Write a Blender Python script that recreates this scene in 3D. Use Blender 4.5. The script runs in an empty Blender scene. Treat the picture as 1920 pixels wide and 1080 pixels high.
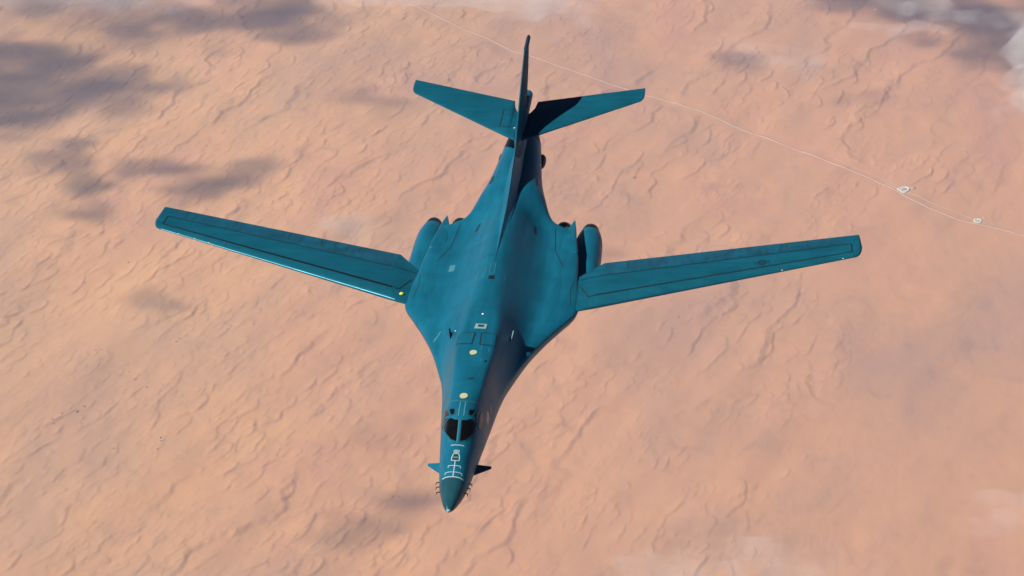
import bpy, bmesh, math, random
import numpy as np
from mathutils import Vector, Matrix, noise as mnoise

random.seed(4)
scene = bpy.context.scene
COL = scene.collection

# ------------------------------------------------------------------ camera
CAM_POS = (14.505341, -117.544102, 74.306482)
CAM_R = ((0.99547306, 0.09501281, -0.00244112),      # right
         (-0.04218118, 0.46466734, 0.88448008),      # up
         (0.08517124, -0.88037312, 0.46657157))      # back
cd = bpy.data.cameras.new('camera')
cd.sensor_width = 36.0
cd.lens = 5390.65 / 1920 * 36
cd.clip_start = 1.0
cd.clip_end = 800000.0
cam = bpy.data.objects.new('camera', cd)
COL.objects.link(cam)
m = Matrix(CAM_R).transposed().to_4x4()
m.translation = CAM_POS
cam.matrix_world = m
scene.camera = cam

# ------------------------------------------------------------------ sky, sun, exposure
SUN = Vector((-0.635, -0.225, 0.735)).normalized()        # towards the sun
world = bpy.data.worlds.new('World')
scene.world = world
world.use_nodes = True
wn = world.node_tree.nodes
wl = world.node_tree.links
sky = wn.new('ShaderNodeTexSky')
sky.sky_type = 'NISHITA'
sky.sun_disc = False
sky.sun_elevation = math.asin(SUN.z)
sky.sun_rotation = math.atan2(SUN.x, SUN.y)
sky.altitude = 9000
sky.air_density = 0.75
sky.dust_density = 0.4
bg = wn['Background']
wl.new(sky.outputs[0], bg.inputs[0])
bg.inputs[1].default_value = 0.05
sd = bpy.data.lights.new('sun', 'SUN')
sd.energy = 5.0
sd.angle = math.radians(0.53)
sd.color = (1.0, 0.94, 0.86)
sun = bpy.data.objects.new('sun', sd)
COL.objects.link(sun)
sun.rotation_euler = (-SUN).to_track_quat('-Z', 'Y').to_euler()
vs = scene.view_settings
vs.view_transform = 'Standard'
vs.look = 'None'
vs.exposure = 0.34
vs.gamma = 1.0
vs.use_curve_mapping = False
scene.cycles.use_denoising = True
scene.cycles.max_bounces = 6
scene.cycles.volume_bounces = 1

# ------------------------------------------------------------------ helpers
ROOT = Vector((0.0, 21.0, -2.3))


def new_obj(name, verts, faces, mat, parent=None, smooth=True, origin=(0, 0, 0)):
    me = bpy.data.meshes.new(name)
    v = np.asarray(verts, dtype=np.float64).reshape(-1, 3) - np.array(origin)
    me.from_pydata(v.tolist(), [], [list(map(int, f)) for f in faces])
    me.validate()
    if smooth:
        me.polygons.foreach_set('use_smooth', [True] * len(me.polygons))
    if mat:
        me.materials.append(mat)
    o = bpy.data.objects.new(name, me)
    COL.objects.link(o)
    if parent is not None:
        o.parent = parent
    else:
        o.location = origin
    return o


def tag(o, label=None, cat=None, group=None, kind=None):
    if label: o['label'] = label
    if cat: o['category'] = cat
    if group: o['group'] = group
    if kind: o['kind'] = kind
    return o


def part(name, verts, faces, mat, parent, smooth=True, label=None):
    o = new_obj(name, verts, faces, mat, parent, smooth, origin=tuple(ROOT))
    if label: o['label'] = label
    return o


def grid_faces(nu, nv, closed_v=False, flip=False):
    f = []
    nv2 = nv if closed_v else nv - 1
    for i in range(nu - 1):
        for j in range(nv2):
            a, b = i * nv + j, i * nv + (j + 1) % nv
            c, d = (i + 1) * nv + (j + 1) % nv, (i + 1) * nv + j
            f.append((a, d, c, b) if flip else (a, b, c, d))
    return f


def loft(rings, cap0=True, cap1=True, flip=False):
    """closed rings (n points each) joined along their order"""
    n = len(rings[0])
    v = np.concatenate([np.asarray(r, float) for r in rings])
    f = grid_faces(len(rings), n, True, flip)
    if cap0: f.append(tuple(range(n)) if flip else tuple(range(n))[::-1])
    if cap1:
        k = (len(rings) - 1) * n
        t = tuple(range(k, k + n))
        f.append(t[::-1] if flip else t)
    return v, f


def pchip(xk, yk):
    xk = np.asarray(xk, float); yk = np.asarray(yk, float)
    h = np.diff(xk); d = np.diff(yk) / h
    m = np.zeros_like(yk)
    for i in range(1, len(xk) - 1):
        if d[i - 1] * d[i] > 0:
            w1, w2 = 2 * h[i] + h[i - 1], h[i] + 2 * h[i - 1]
            m[i] = (w1 + w2) / (w1 / d[i - 1] + w2 / d[i])
    m[0], m[-1] = d[0], d[-1]

    def fn(x):
        x = np.clip(np.asarray(x, float), xk[0], xk[-1])
        i = np.clip(np.searchsorted(xk, x) - 1, 0, len(h) - 1)
        t = (x - xk[i]) / h[i]
        return ((2 * t**3 - 3 * t**2 + 1) * yk[i] + (t**3 - 2 * t**2 + t) * h[i] * m[i]
                + (-2 * t**3 + 3 * t**2) * yk[i + 1] + (t**3 - t**2) * h[i] * m[i + 1])
    return fn


# ------------------------------------------------------------------ materials
def mat_new(name):
    m = bpy.data.materials.new(name)
    m.use_nodes = True
    nt = m.node_tree
    return m, nt, nt.nodes['Principled BSDF']


def nnode(nt, t, **kw):
    n = nt.nodes.new(t)
    for k, v in kw.items():
        if k in n.inputs: n.inputs[k].default_value = v
        else: setattr(n, k, v)
    return n


def paint(name, col, var=0.21, rough=0.47, streak=(6, 0.7, 6), spec=0.30, scale=1.0, tint=(.22, .72, 1, 1)):
    m, nt, b = mat_new(name)
    tc = nnode(nt, 'ShaderNodeTexCoord')
    mp = nnode(nt, 'ShaderNodeMapping')
    mp.inputs['Scale'].default_value = streak
    nt.links.new(tc.outputs['Object'], mp.inputs[0])
    n1 = nnode(nt, 'ShaderNodeTexNoise', Scale=0.55 * scale, Detail=6.0, Roughness=0.62)
    nt.links.new(mp.outputs[0], n1.inputs['Vector'])
    n2 = nnode(nt, 'ShaderNodeTexNoise', Scale=0.6 * scale, Detail=5.0, Roughness=0.55)
    nt.links.new(tc.outputs['Object'], n2.inputs['Vector'])
    ad = nnode(nt, 'ShaderNodeMath', operation='ADD')
    nt.links.new(n1.outputs[0], ad.inputs[0]); nt.links.new(n2.outputs[0], ad.inputs[1])
    r = nnode(nt, 'ShaderNodeMapRange')
    r.inputs['From Min'].default_value = 0.7; r.inputs['From Max'].default_value = 1.3
    r.inputs['To Min'].default_value = 1 - var; r.inputs['To Max'].default_value = 1 + var
    nt.links.new(ad.outputs[0], r.inputs[0])
    mx = nnode(nt, 'ShaderNodeVectorMath', operation='SCALE')
    mx.inputs[0].default_value = col
    nt.links.new(r.outputs[0], mx.inputs['Scale'])
    nt.links.new(mx.outputs[0], b.inputs['Base Color'])
    r2 = nnode(nt, 'ShaderNodeMapRange')
    r2.inputs['From Min'].default_value = 0.3; r2.inputs['From Max'].default_value = 0.7
    r2.inputs['To Min'].default_value = rough - 0.07; r2.inputs['To Max'].default_value = rough + 0.09
    nt.links.new(n2.outputs[0], r2.inputs[0])
    nt.links.new(r2.outputs[0], b.inputs['Roughness'])
    b.inputs['Specular IOR Level'].default_value = spec
    b.inputs['Specular Tint'].default_value = tint
    return m


def plain(name, col, rough=0.5, metal=0.0, spec=0.5, emis=None, es=0):
    m, nt, b = mat_new(name)
    n2 = nnode(nt, 'ShaderNodeTexNoise', Scale=3.0, Detail=4.0)
    tc = nnode(nt, 'ShaderNodeTexCoord')
    nt.links.new(tc.outputs['Object'], n2.inputs['Vector'])
    r = nnode(nt, 'ShaderNodeMapRange')
    r.inputs['To Min'].default_value = 0.82; r.inputs['To Max'].default_value = 1.18
    nt.links.new(n2.outputs[0], r.inputs[0])
    mx = nnode(nt, 'ShaderNodeVectorMath', operation='SCALE')
    mx.inputs[0].default_value = col
    nt.links.new(r.outputs[0], mx.inputs['Scale'])
    nt.links.new(mx.outputs[0], b.inputs['Base Color'])
    b.inputs['Roughness'].default_value = rough
    b.inputs['Metallic'].default_value = metal
    b.inputs['Specular IOR Level'].default_value = spec
    if emis:
        b.inputs['Emission Color'].default_value = (*emis, 1)
        b.inputs['Emission Strength'].default_value = es
    return m


TEAL = paint('teal_paint', (0.005, 0.102, 0.168))
TEAL_WING = paint('teal_wing_paint', (0.005, 0.078, 0.124), streak=(0.8, 5, 5), rough=.6, spec=.06)
TEAL_FLAP = paint('teal_flap_paint', (0.006, 0.070, 0.116), var=0.38, streak=(4, 0.8, 4), scale=1.6, rough=0.5)
SLAT = paint('slat_paint', (0.006, 0.088, 0.132), rough=0.33, streak=(.8, 5, 5), spec=0.55)
TEAL_DARK = paint('radome_paint', (0.012, 0.060, 0.078), rough=0.38)
GREY_DARK = paint('tail_cone_paint', (0.014, 0.030, 0.045), var=0.3, rough=0.55)
BLACK = plain('black_line_paint', (0.006, 0.010, 0.014), 0.6)
WHITE = plain('white_marking_paint', (0.36, 0.48, 0.50), 0.5)
PALE = plain('pale_grey_paint', (0.19, 0.33, 0.36), 0.5)
LIGHTTEAL = plain('faded_teal_line', (0.05, 0.20, 0.26), 0.5)
CREAM = plain('cream_antenna_cover', (0.46, 0.47, 0.27), 0.5)
YELLOW = plain('yellow_primer', (0.55, 0.62, 0.10), 0.35)
REDLIGHT = plain('red_lamp', (0.5, 0.03, 0.01), 0.3, emis=(1, 0.12, 0.04), es=4)
WLAMP = plain('white_lamp', (0.8, 0.8, 0.75), 0.2)
GLASS = plain('dark_canopy_glass', (0.004, 0.004, 0.004), 0.04, spec=0.38)
TANPATCH = plain('tan_nose_art', (0.46, 0.41, 0.34), 0.6)
GREYPATCH = plain('grey_nose_art', (0.20, 0.21, 0.25), 0.6)
METAL = plain('nozzle_metal', (0.016, 0.02, 0.024), 0.5, metal=0.4)
SOOT = plain('nozzle_soot', (0.008, 0.008, 0.009), 0.9)


# ==================================================================== AIRCRAFT SHAPE
# BEGIN_SHAPE
# frame: x to the photo's right (port), s = metres aft of the nose tip (world y), z up
S_K = [0, .06, .3, 1, 2, 3, 4.27, 5.2, 6, 7, 8.5, 10.5, 12, 13.2, 15.4, 17.6, 19, 20.2, 21.2, 22.5, 24, 26, 28, 29.4, 29.9, 30.3, 30.7, 31.3, 32.5, 35, 38, 40, 41.5, 42.9]
W_K = [.004, .09, .24, .46, .68, .80, .93, 1.02, 1.09, 1.19, 1.33, 1.53, 1.76, 2.06, 2.68, 3.54, 4.2, 4.72, 4.82, 4.70, 4.50, 4.38, 4.20, 3.95, 3.72, 3.2, 2.7, 2.38, 2.06, 1.58, 1.25, 1.06, .78, .25]
body_w = pchip(S_K, W_K)
body_ze = pchip([0, 2, 8, 14, 20, 28, 31, 36, 42.9], [-.42, -.30, -.18, -.12, -.12, -.12, .0, .30, .70])
body_zt = pchip([0, .06, .3, 1, 2, 3, 4.27, 5.0, 5.7, 6.4, 7.3, 9, 12, 15, 22, 26, 30, 36, 40, 42.9],
                [-.41, -.35, -.20, .03, .35, .63, .96, 1.33, 1.63, 1.80, 1.87, 1.88, 1.87, 1.85, 1.72, 1.60, 1.48, 1.50, 1.45, .95])
body_zb = pchip([0, .06, .3, 1, 2, 4.27, 8, 13, 20, 28, 32, 36, 40, 42.9],
                [-.43, -.50, -.62, -.86, -1.1, -1.4, -1.6, -1.7, -1.6, -1.35, -1.1, -.6, -.02, .5])
body_m = pchip([0, 6.2, 8.5, 11.5, 16.5, 29.5, 33, 43], [0, 0, .55, .95, 1, 1, 0, 0])
body_yp = pchip([0, 6, 8, 10, 13, 15, 17.5, 22, 30, 43], [.3, .5, .68, .78, .88, .80, .50, .10, .05, .05])
body_wk = pchip([0, 6, 9, 12, 16, 20, 24, 28, 31, 43], [1.2, 1.22, 1.50, 1.88, 2.5, 2.95, 2.95, 2.7, 2.3, 2.0])
body_hg = pchip([0, 9, 12, 16, 20, 24, 28, 31, 43], [.5, .5, .40, .38, .38, .28, .18, .12, .12])
body_qe = pchip([0, 16, 19, 23, 43], [2.6, 2.6, 3.2, 9, 9])


def body_pt(s, t):
    """t in 0..1 over the top from -x to +x, 1..2 back underneath"""
    s = np.asarray(s, float); t = np.asarray(t, float)
    w, ze, zt, zb = body_w(s), body_ze(s), body_zt(s), body_zb(s)
    up = t <= 1
    y = np.where(up, -w * np.cos(np.pi * t), w * np.cos(np.pi * (t - 1)))
    q = np.clip(np.abs(y) / w, 0, 1)
    ell = (1 - q**2.5) ** (1 / 2.2)
    mm = body_m(s)
    a = np.abs(y)
    yp, wk, hg = body_yp(s), body_wk(s), body_hg(s)
    k = np.clip((a - yp) / (wk - yp), 0, 1)
    core = 0.5 * (1 + np.cos(np.pi * k**0.92))
    hump = (zt - ze - hg) * core - .10 * np.clip(a / 1.2, 0, 1) ** 2 * core + hg * (1 - q**body_qe(s)) ** 0.5
    zu = ze + (1 - mm) * (zt - ze) * ell + mm * hump
    zl = ze - (ze - zb) * (1 - q**2.3) ** (1 / 1.9)
    return np.stack([y, s + 0 * y, np.where(up, zu, zl)], -1)


def body_t(s, x):
    return np.arccos(np.clip(-np.asarray(x, float) / body_w(s), -1, 1)) / np.pi


def body_sx(s, x):
    return body_pt(s, body_t(s, x))
# END_SHAPE


def surf_normal(P, a, b, up=True, e=2e-3):
    pa = P(a + e, b) - P(a - e, b)
    pb = P(a, b + e) - P(a, b - e)
    n = np.cross(pa, pb)
    n /= np.linalg.norm(n, axis=-1, keepdims=True) + 1e-12
    return n


def outward(P, a, b, ref):
    n = surf_normal(P, a, b)
    p = P(a, b)
    sgn = np.sign(np.sum(n * (p - ref(p)), -1, keepdims=True))
    sgn[sgn == 0] = 1
    return n * sgn


def body_ref(p):
    return np.stack([0 * p[..., 0], p[..., 1], 0 * p[..., 2] - 0.6], -1)


def below_ref(p):
    return p - np.array([0, 0, 1.0])


def resample(pts, step, closed=False):
    pts = [np.array(p, float) for p in pts]
    if closed: pts = pts + [pts[0]]
    out = []
    for a, b in zip(pts[:-1], pts[1:]):
        n = max(1, int(np.ceil(np.linalg.norm(b - a) / step)))
        for i in range(n): out.append(a + (b - a) * i / n)
    if not closed: out.append(pts[-1])
    return np.array(out)


def strip(name, P, pts, width, mat, parent, off=0.006, step=0.12, closed=False, ref=body_ref, label=None):
    q = resample(pts, step, closed)
    p = P(q[:, 0], q[:, 1])
    n = outward(P, q[:, 0], q[:, 1], ref)
    if closed: tg = np.roll(p, -1, 0) - np.roll(p, 1, 0)
    else: tg = np.gradient(p, axis=0)
    tg /= np.linalg.norm(tg, axis=1, keepdims=True) + 1e-12
    sd_ = np.cross(n, tg)
    a = p + sd_ * width / 2 + n * off
    b = p - sd_ * width / 2 + n * off
    k = len(p)
    v = np.concatenate([a, b])
    f = [(i, (i + 1) % k, k + (i + 1) % k, k + i) for i in range(k if closed else k - 1)]
    return part(name, v, f, mat, parent, label=label)


def patch(name, P, poly, mat, parent, off=0.01, rings=6, step=0.06, ref=body_ref, label=None, edge=0.0):
    """a panel following the surface, its rim turned down to the skin so that it has thickness"""
    q = resample(poly, step, True)
    c = np.mean(q, 0)
    vs_ = []
    for r in range(1, rings + 1):
        qq = c + (q - c) * (r / rings)
        vs_.append(P(qq[:, 0], qq[:, 1]) + outward(P, qq[:, 0], qq[:, 1], ref) * off)
    k = len(q)
    vs_.append(vs_[-1].copy())
    vs_.append(P(q[:, 0], q[:, 1]) - outward(P, q[:, 0], q[:, 1], ref) * 0.01)
    cc = np.array([c])
    v = np.concatenate([P(cc[:, 0], cc[:, 1]) + outward(P, cc[:, 0], cc[:, 1], ref) * off] + vs_)
    f = [(0, 1 + i, 1 + (i + 1) % k) for i in range(k)]
    for r in range(rings + 1):
        if r == rings - 1: continue
        for i in range(k):
            f.append((1 + r * k + i, 1 + (r + 1) * k + i, 1 + (r + 1) * k + (i + 1) % k, 1 + r * k + (i + 1) % k))
    return part(name, v, f, mat, parent, label=label)


plane = bpy.data.objects.new('bomber_aircraft', None)
COL.objects.link(plane)
plane.location = ROOT
tag(plane, 'teal swing-wing jet bomber flying over the desert, nose towards the viewer', 'aircraft')

# ------------------------------------------------------------------ fuselage
NT = 56


def body_segment(name, ss, mat, cap0, cap1, label=None):
    tt = np.concatenate([np.linspace(0, 1, NT, endpoint=False), np.linspace(1, 2, NT, endpoint=False)])
    rings = [body_pt(np.full(len(tt), s), tt) for s in ss]
    v, f = loft(rings, cap0, cap1)
    return part(name, v, f, mat, plane, label=label)


RAD = 1.97
fus = body_segment('fuselage', np.concatenate([np.linspace(RAD, 8, 70), np.linspace(8.1, 34, 170), np.linspace(34.2, 39.7, 24)]), TEAL, False, True)
body_segment('radome', np.concatenate([np.array([0, .01, .03, .06, .1, .15, .22, .3]), np.linspace(.4, RAD, 22)]), TEAL_DARK, True, False,
             'darker pointed nose cone')
body_segment('tail_cone', np.linspace(39.72, 42.9, 22), GREY_DARK, True, True, 'dark grey fuselage end under the tail')


def BX(s, x):
    return body_sx(s, x)


# ------------------------------------------------------------------ dorsal ridge
d_h = pchip([22.2, 24, 26, 29, 31.5, 33.6, 37, 41.2, 42.2], [.0, .05, .13, .29, .56, 1.08, 1.3, 1.25, .9])
d_b = pchip([22.2, 24, 28, 33, 37, 41.2, 42.2], [.03, .12, .32, .44, .36, .30, .15])
rings = []
for s in np.linspace(22.2, 42.0, 70):
    b_, h_ = float(d_b(s)), float(d_h(s))
    z0 = float(body_zt(s))
    yy = np.linspace(-1, 1, 25)
    top = np.stack([yy * b_, np.full(25, s), z0 - .06 + (h_ + .06) * (1 - np.abs(yy)) ** 1.45], -1)
    bot = np.array([[b_, s, z0 - .5], [-b_, s, z0 - .5]])
    rings.append(np.concatenate([top, bot]))
v, f = loft(rings)
part('dorsal_ridge', v, f, TEAL, plane)


# ------------------------------------------------------------------ lifting surfaces
def thick(c):
    return 5 * (0.2969 * np.sqrt(c) - 0.126 * c - 0.3516 * c**2 + 0.2843 * c**3 - 0.1036 * c**4)


class Surf:
    """a wing-like surface: y runs outboard, c = 0..1 along the chord"""

    def __init__(self, le, te, zle, zte, tc, sign):
        self.le, self.te, self.zle, self.zte, self.tc, self.sg = le, te, zle, zte, tc, sign

    def P(self, y, c, side=1):
        y = np.asarray(y, float); c = np.clip(np.asarray(c, float), 0, 1)
        le, te = self.le(y), self.te(y)
        ch = te - le
        s = le + c * ch
        z = self.zle(y) + (self.zte(y) - self.zle(y)) * c
        th = thick(c) * self.tc(y) * ch
        return np.stack([self.sg * y, s, z + (th * 1.0 if side > 0 else -th * 0.6)], -1)

    def PS(self, s, y):
        le, te = self.le(y), self.te(y)
        return self.P(y, (np.asarray(s, float) - le) / (te - le))

    def build(self, name, ys, mat, nc=26, label=None):
        cc = (1 - np.cos(np.linspace(0, np.pi, nc))) / 2
        rings = []
        for y in ys:
            yy = np.full(nc, y)
            rings.append(np.concatenate([self.P(yy, cc[::-1]), self.P(yy[1:-1], cc[1:-1], -1)]))
        v, f = loft(rings, True, True, flip=self.sg > 0)
        return part(name, v, f, mat, plane, label=label)


def plin(xk, yk):
    return lambda x: np.interp(x, xk, yk)


w_le = plin([3.2, 4.79, 10, 19.88, 20.02, 20.14, 20.23, 20.29], [19.66, 20.40, 22.813, 27.39, 27.50, 27.72, 28.08, 28.62])
w_te = plin([3.2, 4.35, 5.8, 20.10, 20.14, 20.2, 20.29], [23.6, 24.35, 26.76, 30.42, 30.33, 29.8, 28.74])
w_zle = lambda y: -.06 + (y - 5) * .029
w_zte = lambda y: np.where(y > 5.8, -.33 + (y - 5.8) * .043, -.33 + (5.8 - y) * .12)
w_tc = plin([3.2, 4.5, 5.5, 20.3], [.03, .06, .118, .092])


def lamp(name, P0, r, mat, parent, label=None):
    n = 12
    rings = []
    for k in range(1, 6):
        ph = math.pi / 2 * k / 5
        rings.append([(P0[0] + r * math.sin(ph) * math.cos(2 * math.pi * i / n), P0[1] + r * math.sin(ph) * math.sin(2 * math.pi * i / n),
                       P0[2] + r * .7 * math.cos(ph)) for i in range(n)])
    v, f = loft(rings)
    return part(name, v, f, mat, parent, label=label)


for sg in (-1, 1):
    W = Surf(w_le, w_te, w_zle, w_zte, w_tc, sg)
    ys = np.concatenate([np.linspace(3.2, 5.8, 10), np.linspace(6.1, 19.7, 44), np.linspace(19.88, 20.29, 12)])
    wing = W.build('wing', ys, TEAL_WING, 34)
    # slats: seven curved sections wrapped round the leading edge
    cl = np.linspace(0, 1, 6)**2 * .05
    cuts = np.linspace(5.35, 19.75, 8)
    for a, b in zip(cuts[:-1], cuts[1:]):
        rr = []
        for y in np.linspace(a + .012, b - .012, 8):
            cu = np.linspace(0, 1, 9)**2 * ((21.69 + (y - 5.24) * .4253 - float(w_le(y)) - .03) / (float(w_te(y)) - float(w_le(y))))
            up = W.P(np.full(9, y), cu[::-1]); lo = W.P(np.full(5, y), cl[1:], -1)
            pts = np.concatenate([up, lo])
            cen = np.array([sg * y, float(w_le(y)) + .6, float(w_zle(y)) - .02])
            nrm = pts - cen; nrm[:, 0] = 0
            nrm /= np.linalg.norm(nrm, axis=1, keepdims=True)
            o = pts + nrm * .005; inn = pts - nrm * .03
            rr.append(np.concatenate([o, inn[::-1]]))
        v, f = loft(rr, False, False, flip=sg > 0)
        part('slat', v, f, SLAT, wing)
    # flaps: panels behind the rear line
    fc = [5.9, 7.9, 10.2, 11.6, 13.4, 15.3, 17.2, 19.4]
    for i, (a, b) in enumerate(zip(fc[:-1], fc[1:])):
        poly = [(a + .012, .645), (b - .012, .60 + .0), (b - .012, .985), (a + .012, .985)]
        patch('flap', lambda y, c: W.P(y, c), poly, TEAL_FLAP, wing, off=.008, rings=4, step=.2, ref=below_ref)
    ln = lambda y, s: W.PS(s, y)
    LW = .062
    strip('walkway_line', ln, [(4.62, 24.16), (19.66, 28.94), (19.70, 27.84), (5.24, 21.69)], LW, BLACK, wing, off=.016, ref=below_ref)
    strip('walkway_line', ln, [(5.24, 21.69), (4.70, 23.2)], LW, BLACK, wing, off=.016, ref=below_ref)
    # small spoiler hinge marks near the trailing edge
    for y in ([8.2, 8.9, 9.6, 10.3, 12.4] if sg < 0 else [7.2, 9.8, 12.6, 15.6, 16.1]):
        s0 = float(w_te(y))
        strip('hinge_mark', ln, [(y, s0 - .9 - random.random() * .5), (y + random.uniform(-.2, .25), s0 - .25)], .035, BLACK, wing, off=.018, ref=below_ref)
    # leading edge lights / static discharge tips
    for y in ((16.7, 17.6, 18.6) if sg < 0 else (15.8, 19.2)):
        p = W.P(np.array([y]), np.array([.012]))[0]
        lamp('leading_edge_light', p, .04, WLAMP, wing)
    if sg > 0:
        # national star with bars, low visibility outlines
        def star(y0, s0, u, vv):
            dy, ds = math.cos(.42), math.sin(.42)
            return (y0 + u * dy - vv * ds * .0 + vv * -.0, s0 + u * ds * .75 + vv)
        y0, s0 = 14.65, 26.27
        circ = [star(y0, s0, .21 * math.cos(a), -.36 * math.sin(a)) for a in np.linspace(0, 2 * math.pi, 24, endpoint=False)]
        strip('insignia_ring', ln, circ, .03, BLACK, wing, off=.018, closed=True, ref=below_ref, step=.05)
        pts = []
        for k in range(10):
            r_ = .19 if k % 2 == 0 else .075
            a = math.pi / 2 + k * math.pi / 5
            pts.append(star(y0, s0, r_ * math.cos(a), -r_ * 1.75 * math.sin(a)))
        strip('insignia_star', ln, pts, .028, BLACK, wing, off=.018, closed=True, ref=below_ref, step=.05)
        for q in (-1, 1):
            bar = [star(y0, s0, q * .22, -.13), star(y0, s0, q * .45, -.13), star(y0, s0, q * .45, .13), star(y0, s0, q * .22, .13)]
            strip('insignia_bar', ln, bar, .028, BLACK, wing, off=.018, closed=True, ref=below_ref, step=.05)
    else:
        p = W.P(np.array([5.03]), np.array([.14]))[0]
        lamp('root_primer_spot', p, .14, YELLOW, wing, 'round yellow primer spot at the wing root')  # small dome standing in for the yellow primer spot, not a lamp

# horizontal tail
h_le = plin([0.2, .6, 6.85, 6.98, 7.06, 7.12], [36.15, 36.52, 42.37, 42.55, 42.8, 43.2])
h_te = plin([0.2, .40, .60, .63, .70, 7.09, 7.12], [40.0, 40.35, 41.0, 41.3, 41.95, 44.43, 44.1])
for sg in (-1, 1):
    H = Surf(h_le, h_te, lambda y: 2.70 + y * .002, lambda y: 2.66 + y * .012, lambda y: .075 - .004 * y, sg)
    ys = np.concatenate([[.2, .3, .4, .5, .6, .62, .65, .70], np.linspace(.9, 6.7, 26), [6.85, 6.9, 6.95, 7.0, 7.04, 7.07, 7.09, 7.105, 7.12]])
    ht = H.build('horizontal_tail', ys, TEAL_WING, 26)
    hp = lambda y, s: H.PS(s, y)
    if sg < 0:
        strip('panel_line', hp, [(.50, 37.76), (1.22, 37.69), (1.23, 40.41), (.46, 40.08)], .055, BLACK, ht, ref=below_ref)
    else:
        strip('panel_line', hp, [(.50, 37.76), (1.22, 37.69), (1.23, 40.41), (.46, 40.08)], .055, BLACK, ht, ref=below_ref)

# vertical fin
f_le = lambda z: 33.6 + (z - 2.2) * 1.628
f_te = pchip([1.6, 2.2, 6.2, 6.45], [41.1, 41.5, 43.30, 43.35])


def fthick(c):
    c = np.clip(np.asarray(c, float), 0, 1)
    a = np.sqrt(np.clip(c / .035, 0, 1)) * .13
    return .5 * np.where(c < .5, np.maximum(a, 1 - (1 - c / .5) ** 2), 1 - ((c - .5) / .5) ** 1.6)


def fin_ring(z, grow=0.0):
    cc = (1 - np.cos(np.linspace(0, np.pi, 22))) / 2
    a = float(f_le(z)) - grow; b = float(f_te(z)) + grow
    if z > 6.3: a += (z - 6.3) ** 2 * 14
    tcz = np.interp(z, [1.6, 6.6], [.056, .075])
    th = fthick(cc) * tcz * (b - a) + grow
    x = np.concatenate([-th, th[::-1][1:-1]])
    s = np.concatenate([a + cc * (b - a), (a + cc * (b - a))[::-1][1:-1]])
    return np.stack([x, s, np.full(len(x), z)], -1)


zs = np.concatenate([np.linspace(1.6, 6.25, 24), [6.33, 6.4, 6.43, 6.45]])
v, f = loft([fin_ring(z) for z in zs])
fin = part('vertical_fin', v, f, TEAL_WING, plane)
FP = lambda s, z: np.stack([0.012 + fthick(np.clip((s - f_le(z)) / (f_te(z) - f_le(z)), 0, 1)) * np.interp(z, [1.6, 6.6], [.056, .075]) * (f_te(z) - f_le(z)),
                            s, z + 0 * s], -1)
fin_ref = lambda p: p * np.array([0, 1, 1.0])
for q in ((3.1, 4.2), (4.25, 6.0)):
    z0, z1 = q
    s_ = lambda z, k: float(f_le(z) + (f_te(z) - f_le(z)) * k)
    patch('rudder', FP, [(s_(z0, .72), z0), (s_(z0, .985), z0), (s_(z1, .985), z1), (s_(z1, .72), z1)], TEAL_FLAP, fin, off=.004, rings=3, step=.3, ref=fin_ref)
# antenna pod on the fin tip


def pod(name, s0, s1, x, z, rx, rz, mat, parent, n0=.18, n1=.12, label=None, N=18):
    rr = []
    for k in np.linspace(0, 1, 22):
        g = min(1, max(1e-3, k / n0)) if k < n0 else (min(1, max(1e-3, (1 - k) / n1)) if k > 1 - n1 else 1)
        g = math.sqrt(max(0.0004, 1 - (1 - g) ** 2))
        rr.append([(x + rx * g * math.cos(2 * math.pi * i / N), s0 + (s1 - s0) * k, z + rz * g * math.sin(2 * math.pi * i / N)) for i in range(N)])
    v, f = loft(rr, flip=True)
    return part(name, v, f, mat, parent, label=label)


pod('tip_pod', 41.0, 43.5, 0, 6.32, .125, .17, GREY_DARK, fin)
pod('tail_bullet', 35.2, 43.25, 0, 2.72, .31, .32, TEAL, fin, .5, .06)
lamp('fin_light', np.array([-.33, 37.6, 2.86]), .05, WLAMP, fin)
for sg in (-1, 1):
    pod('tail_blister', 38.3, 39.75, sg * 1.17, .02, .27, .34, GREY_DARK, plane, .5, .35)

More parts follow.
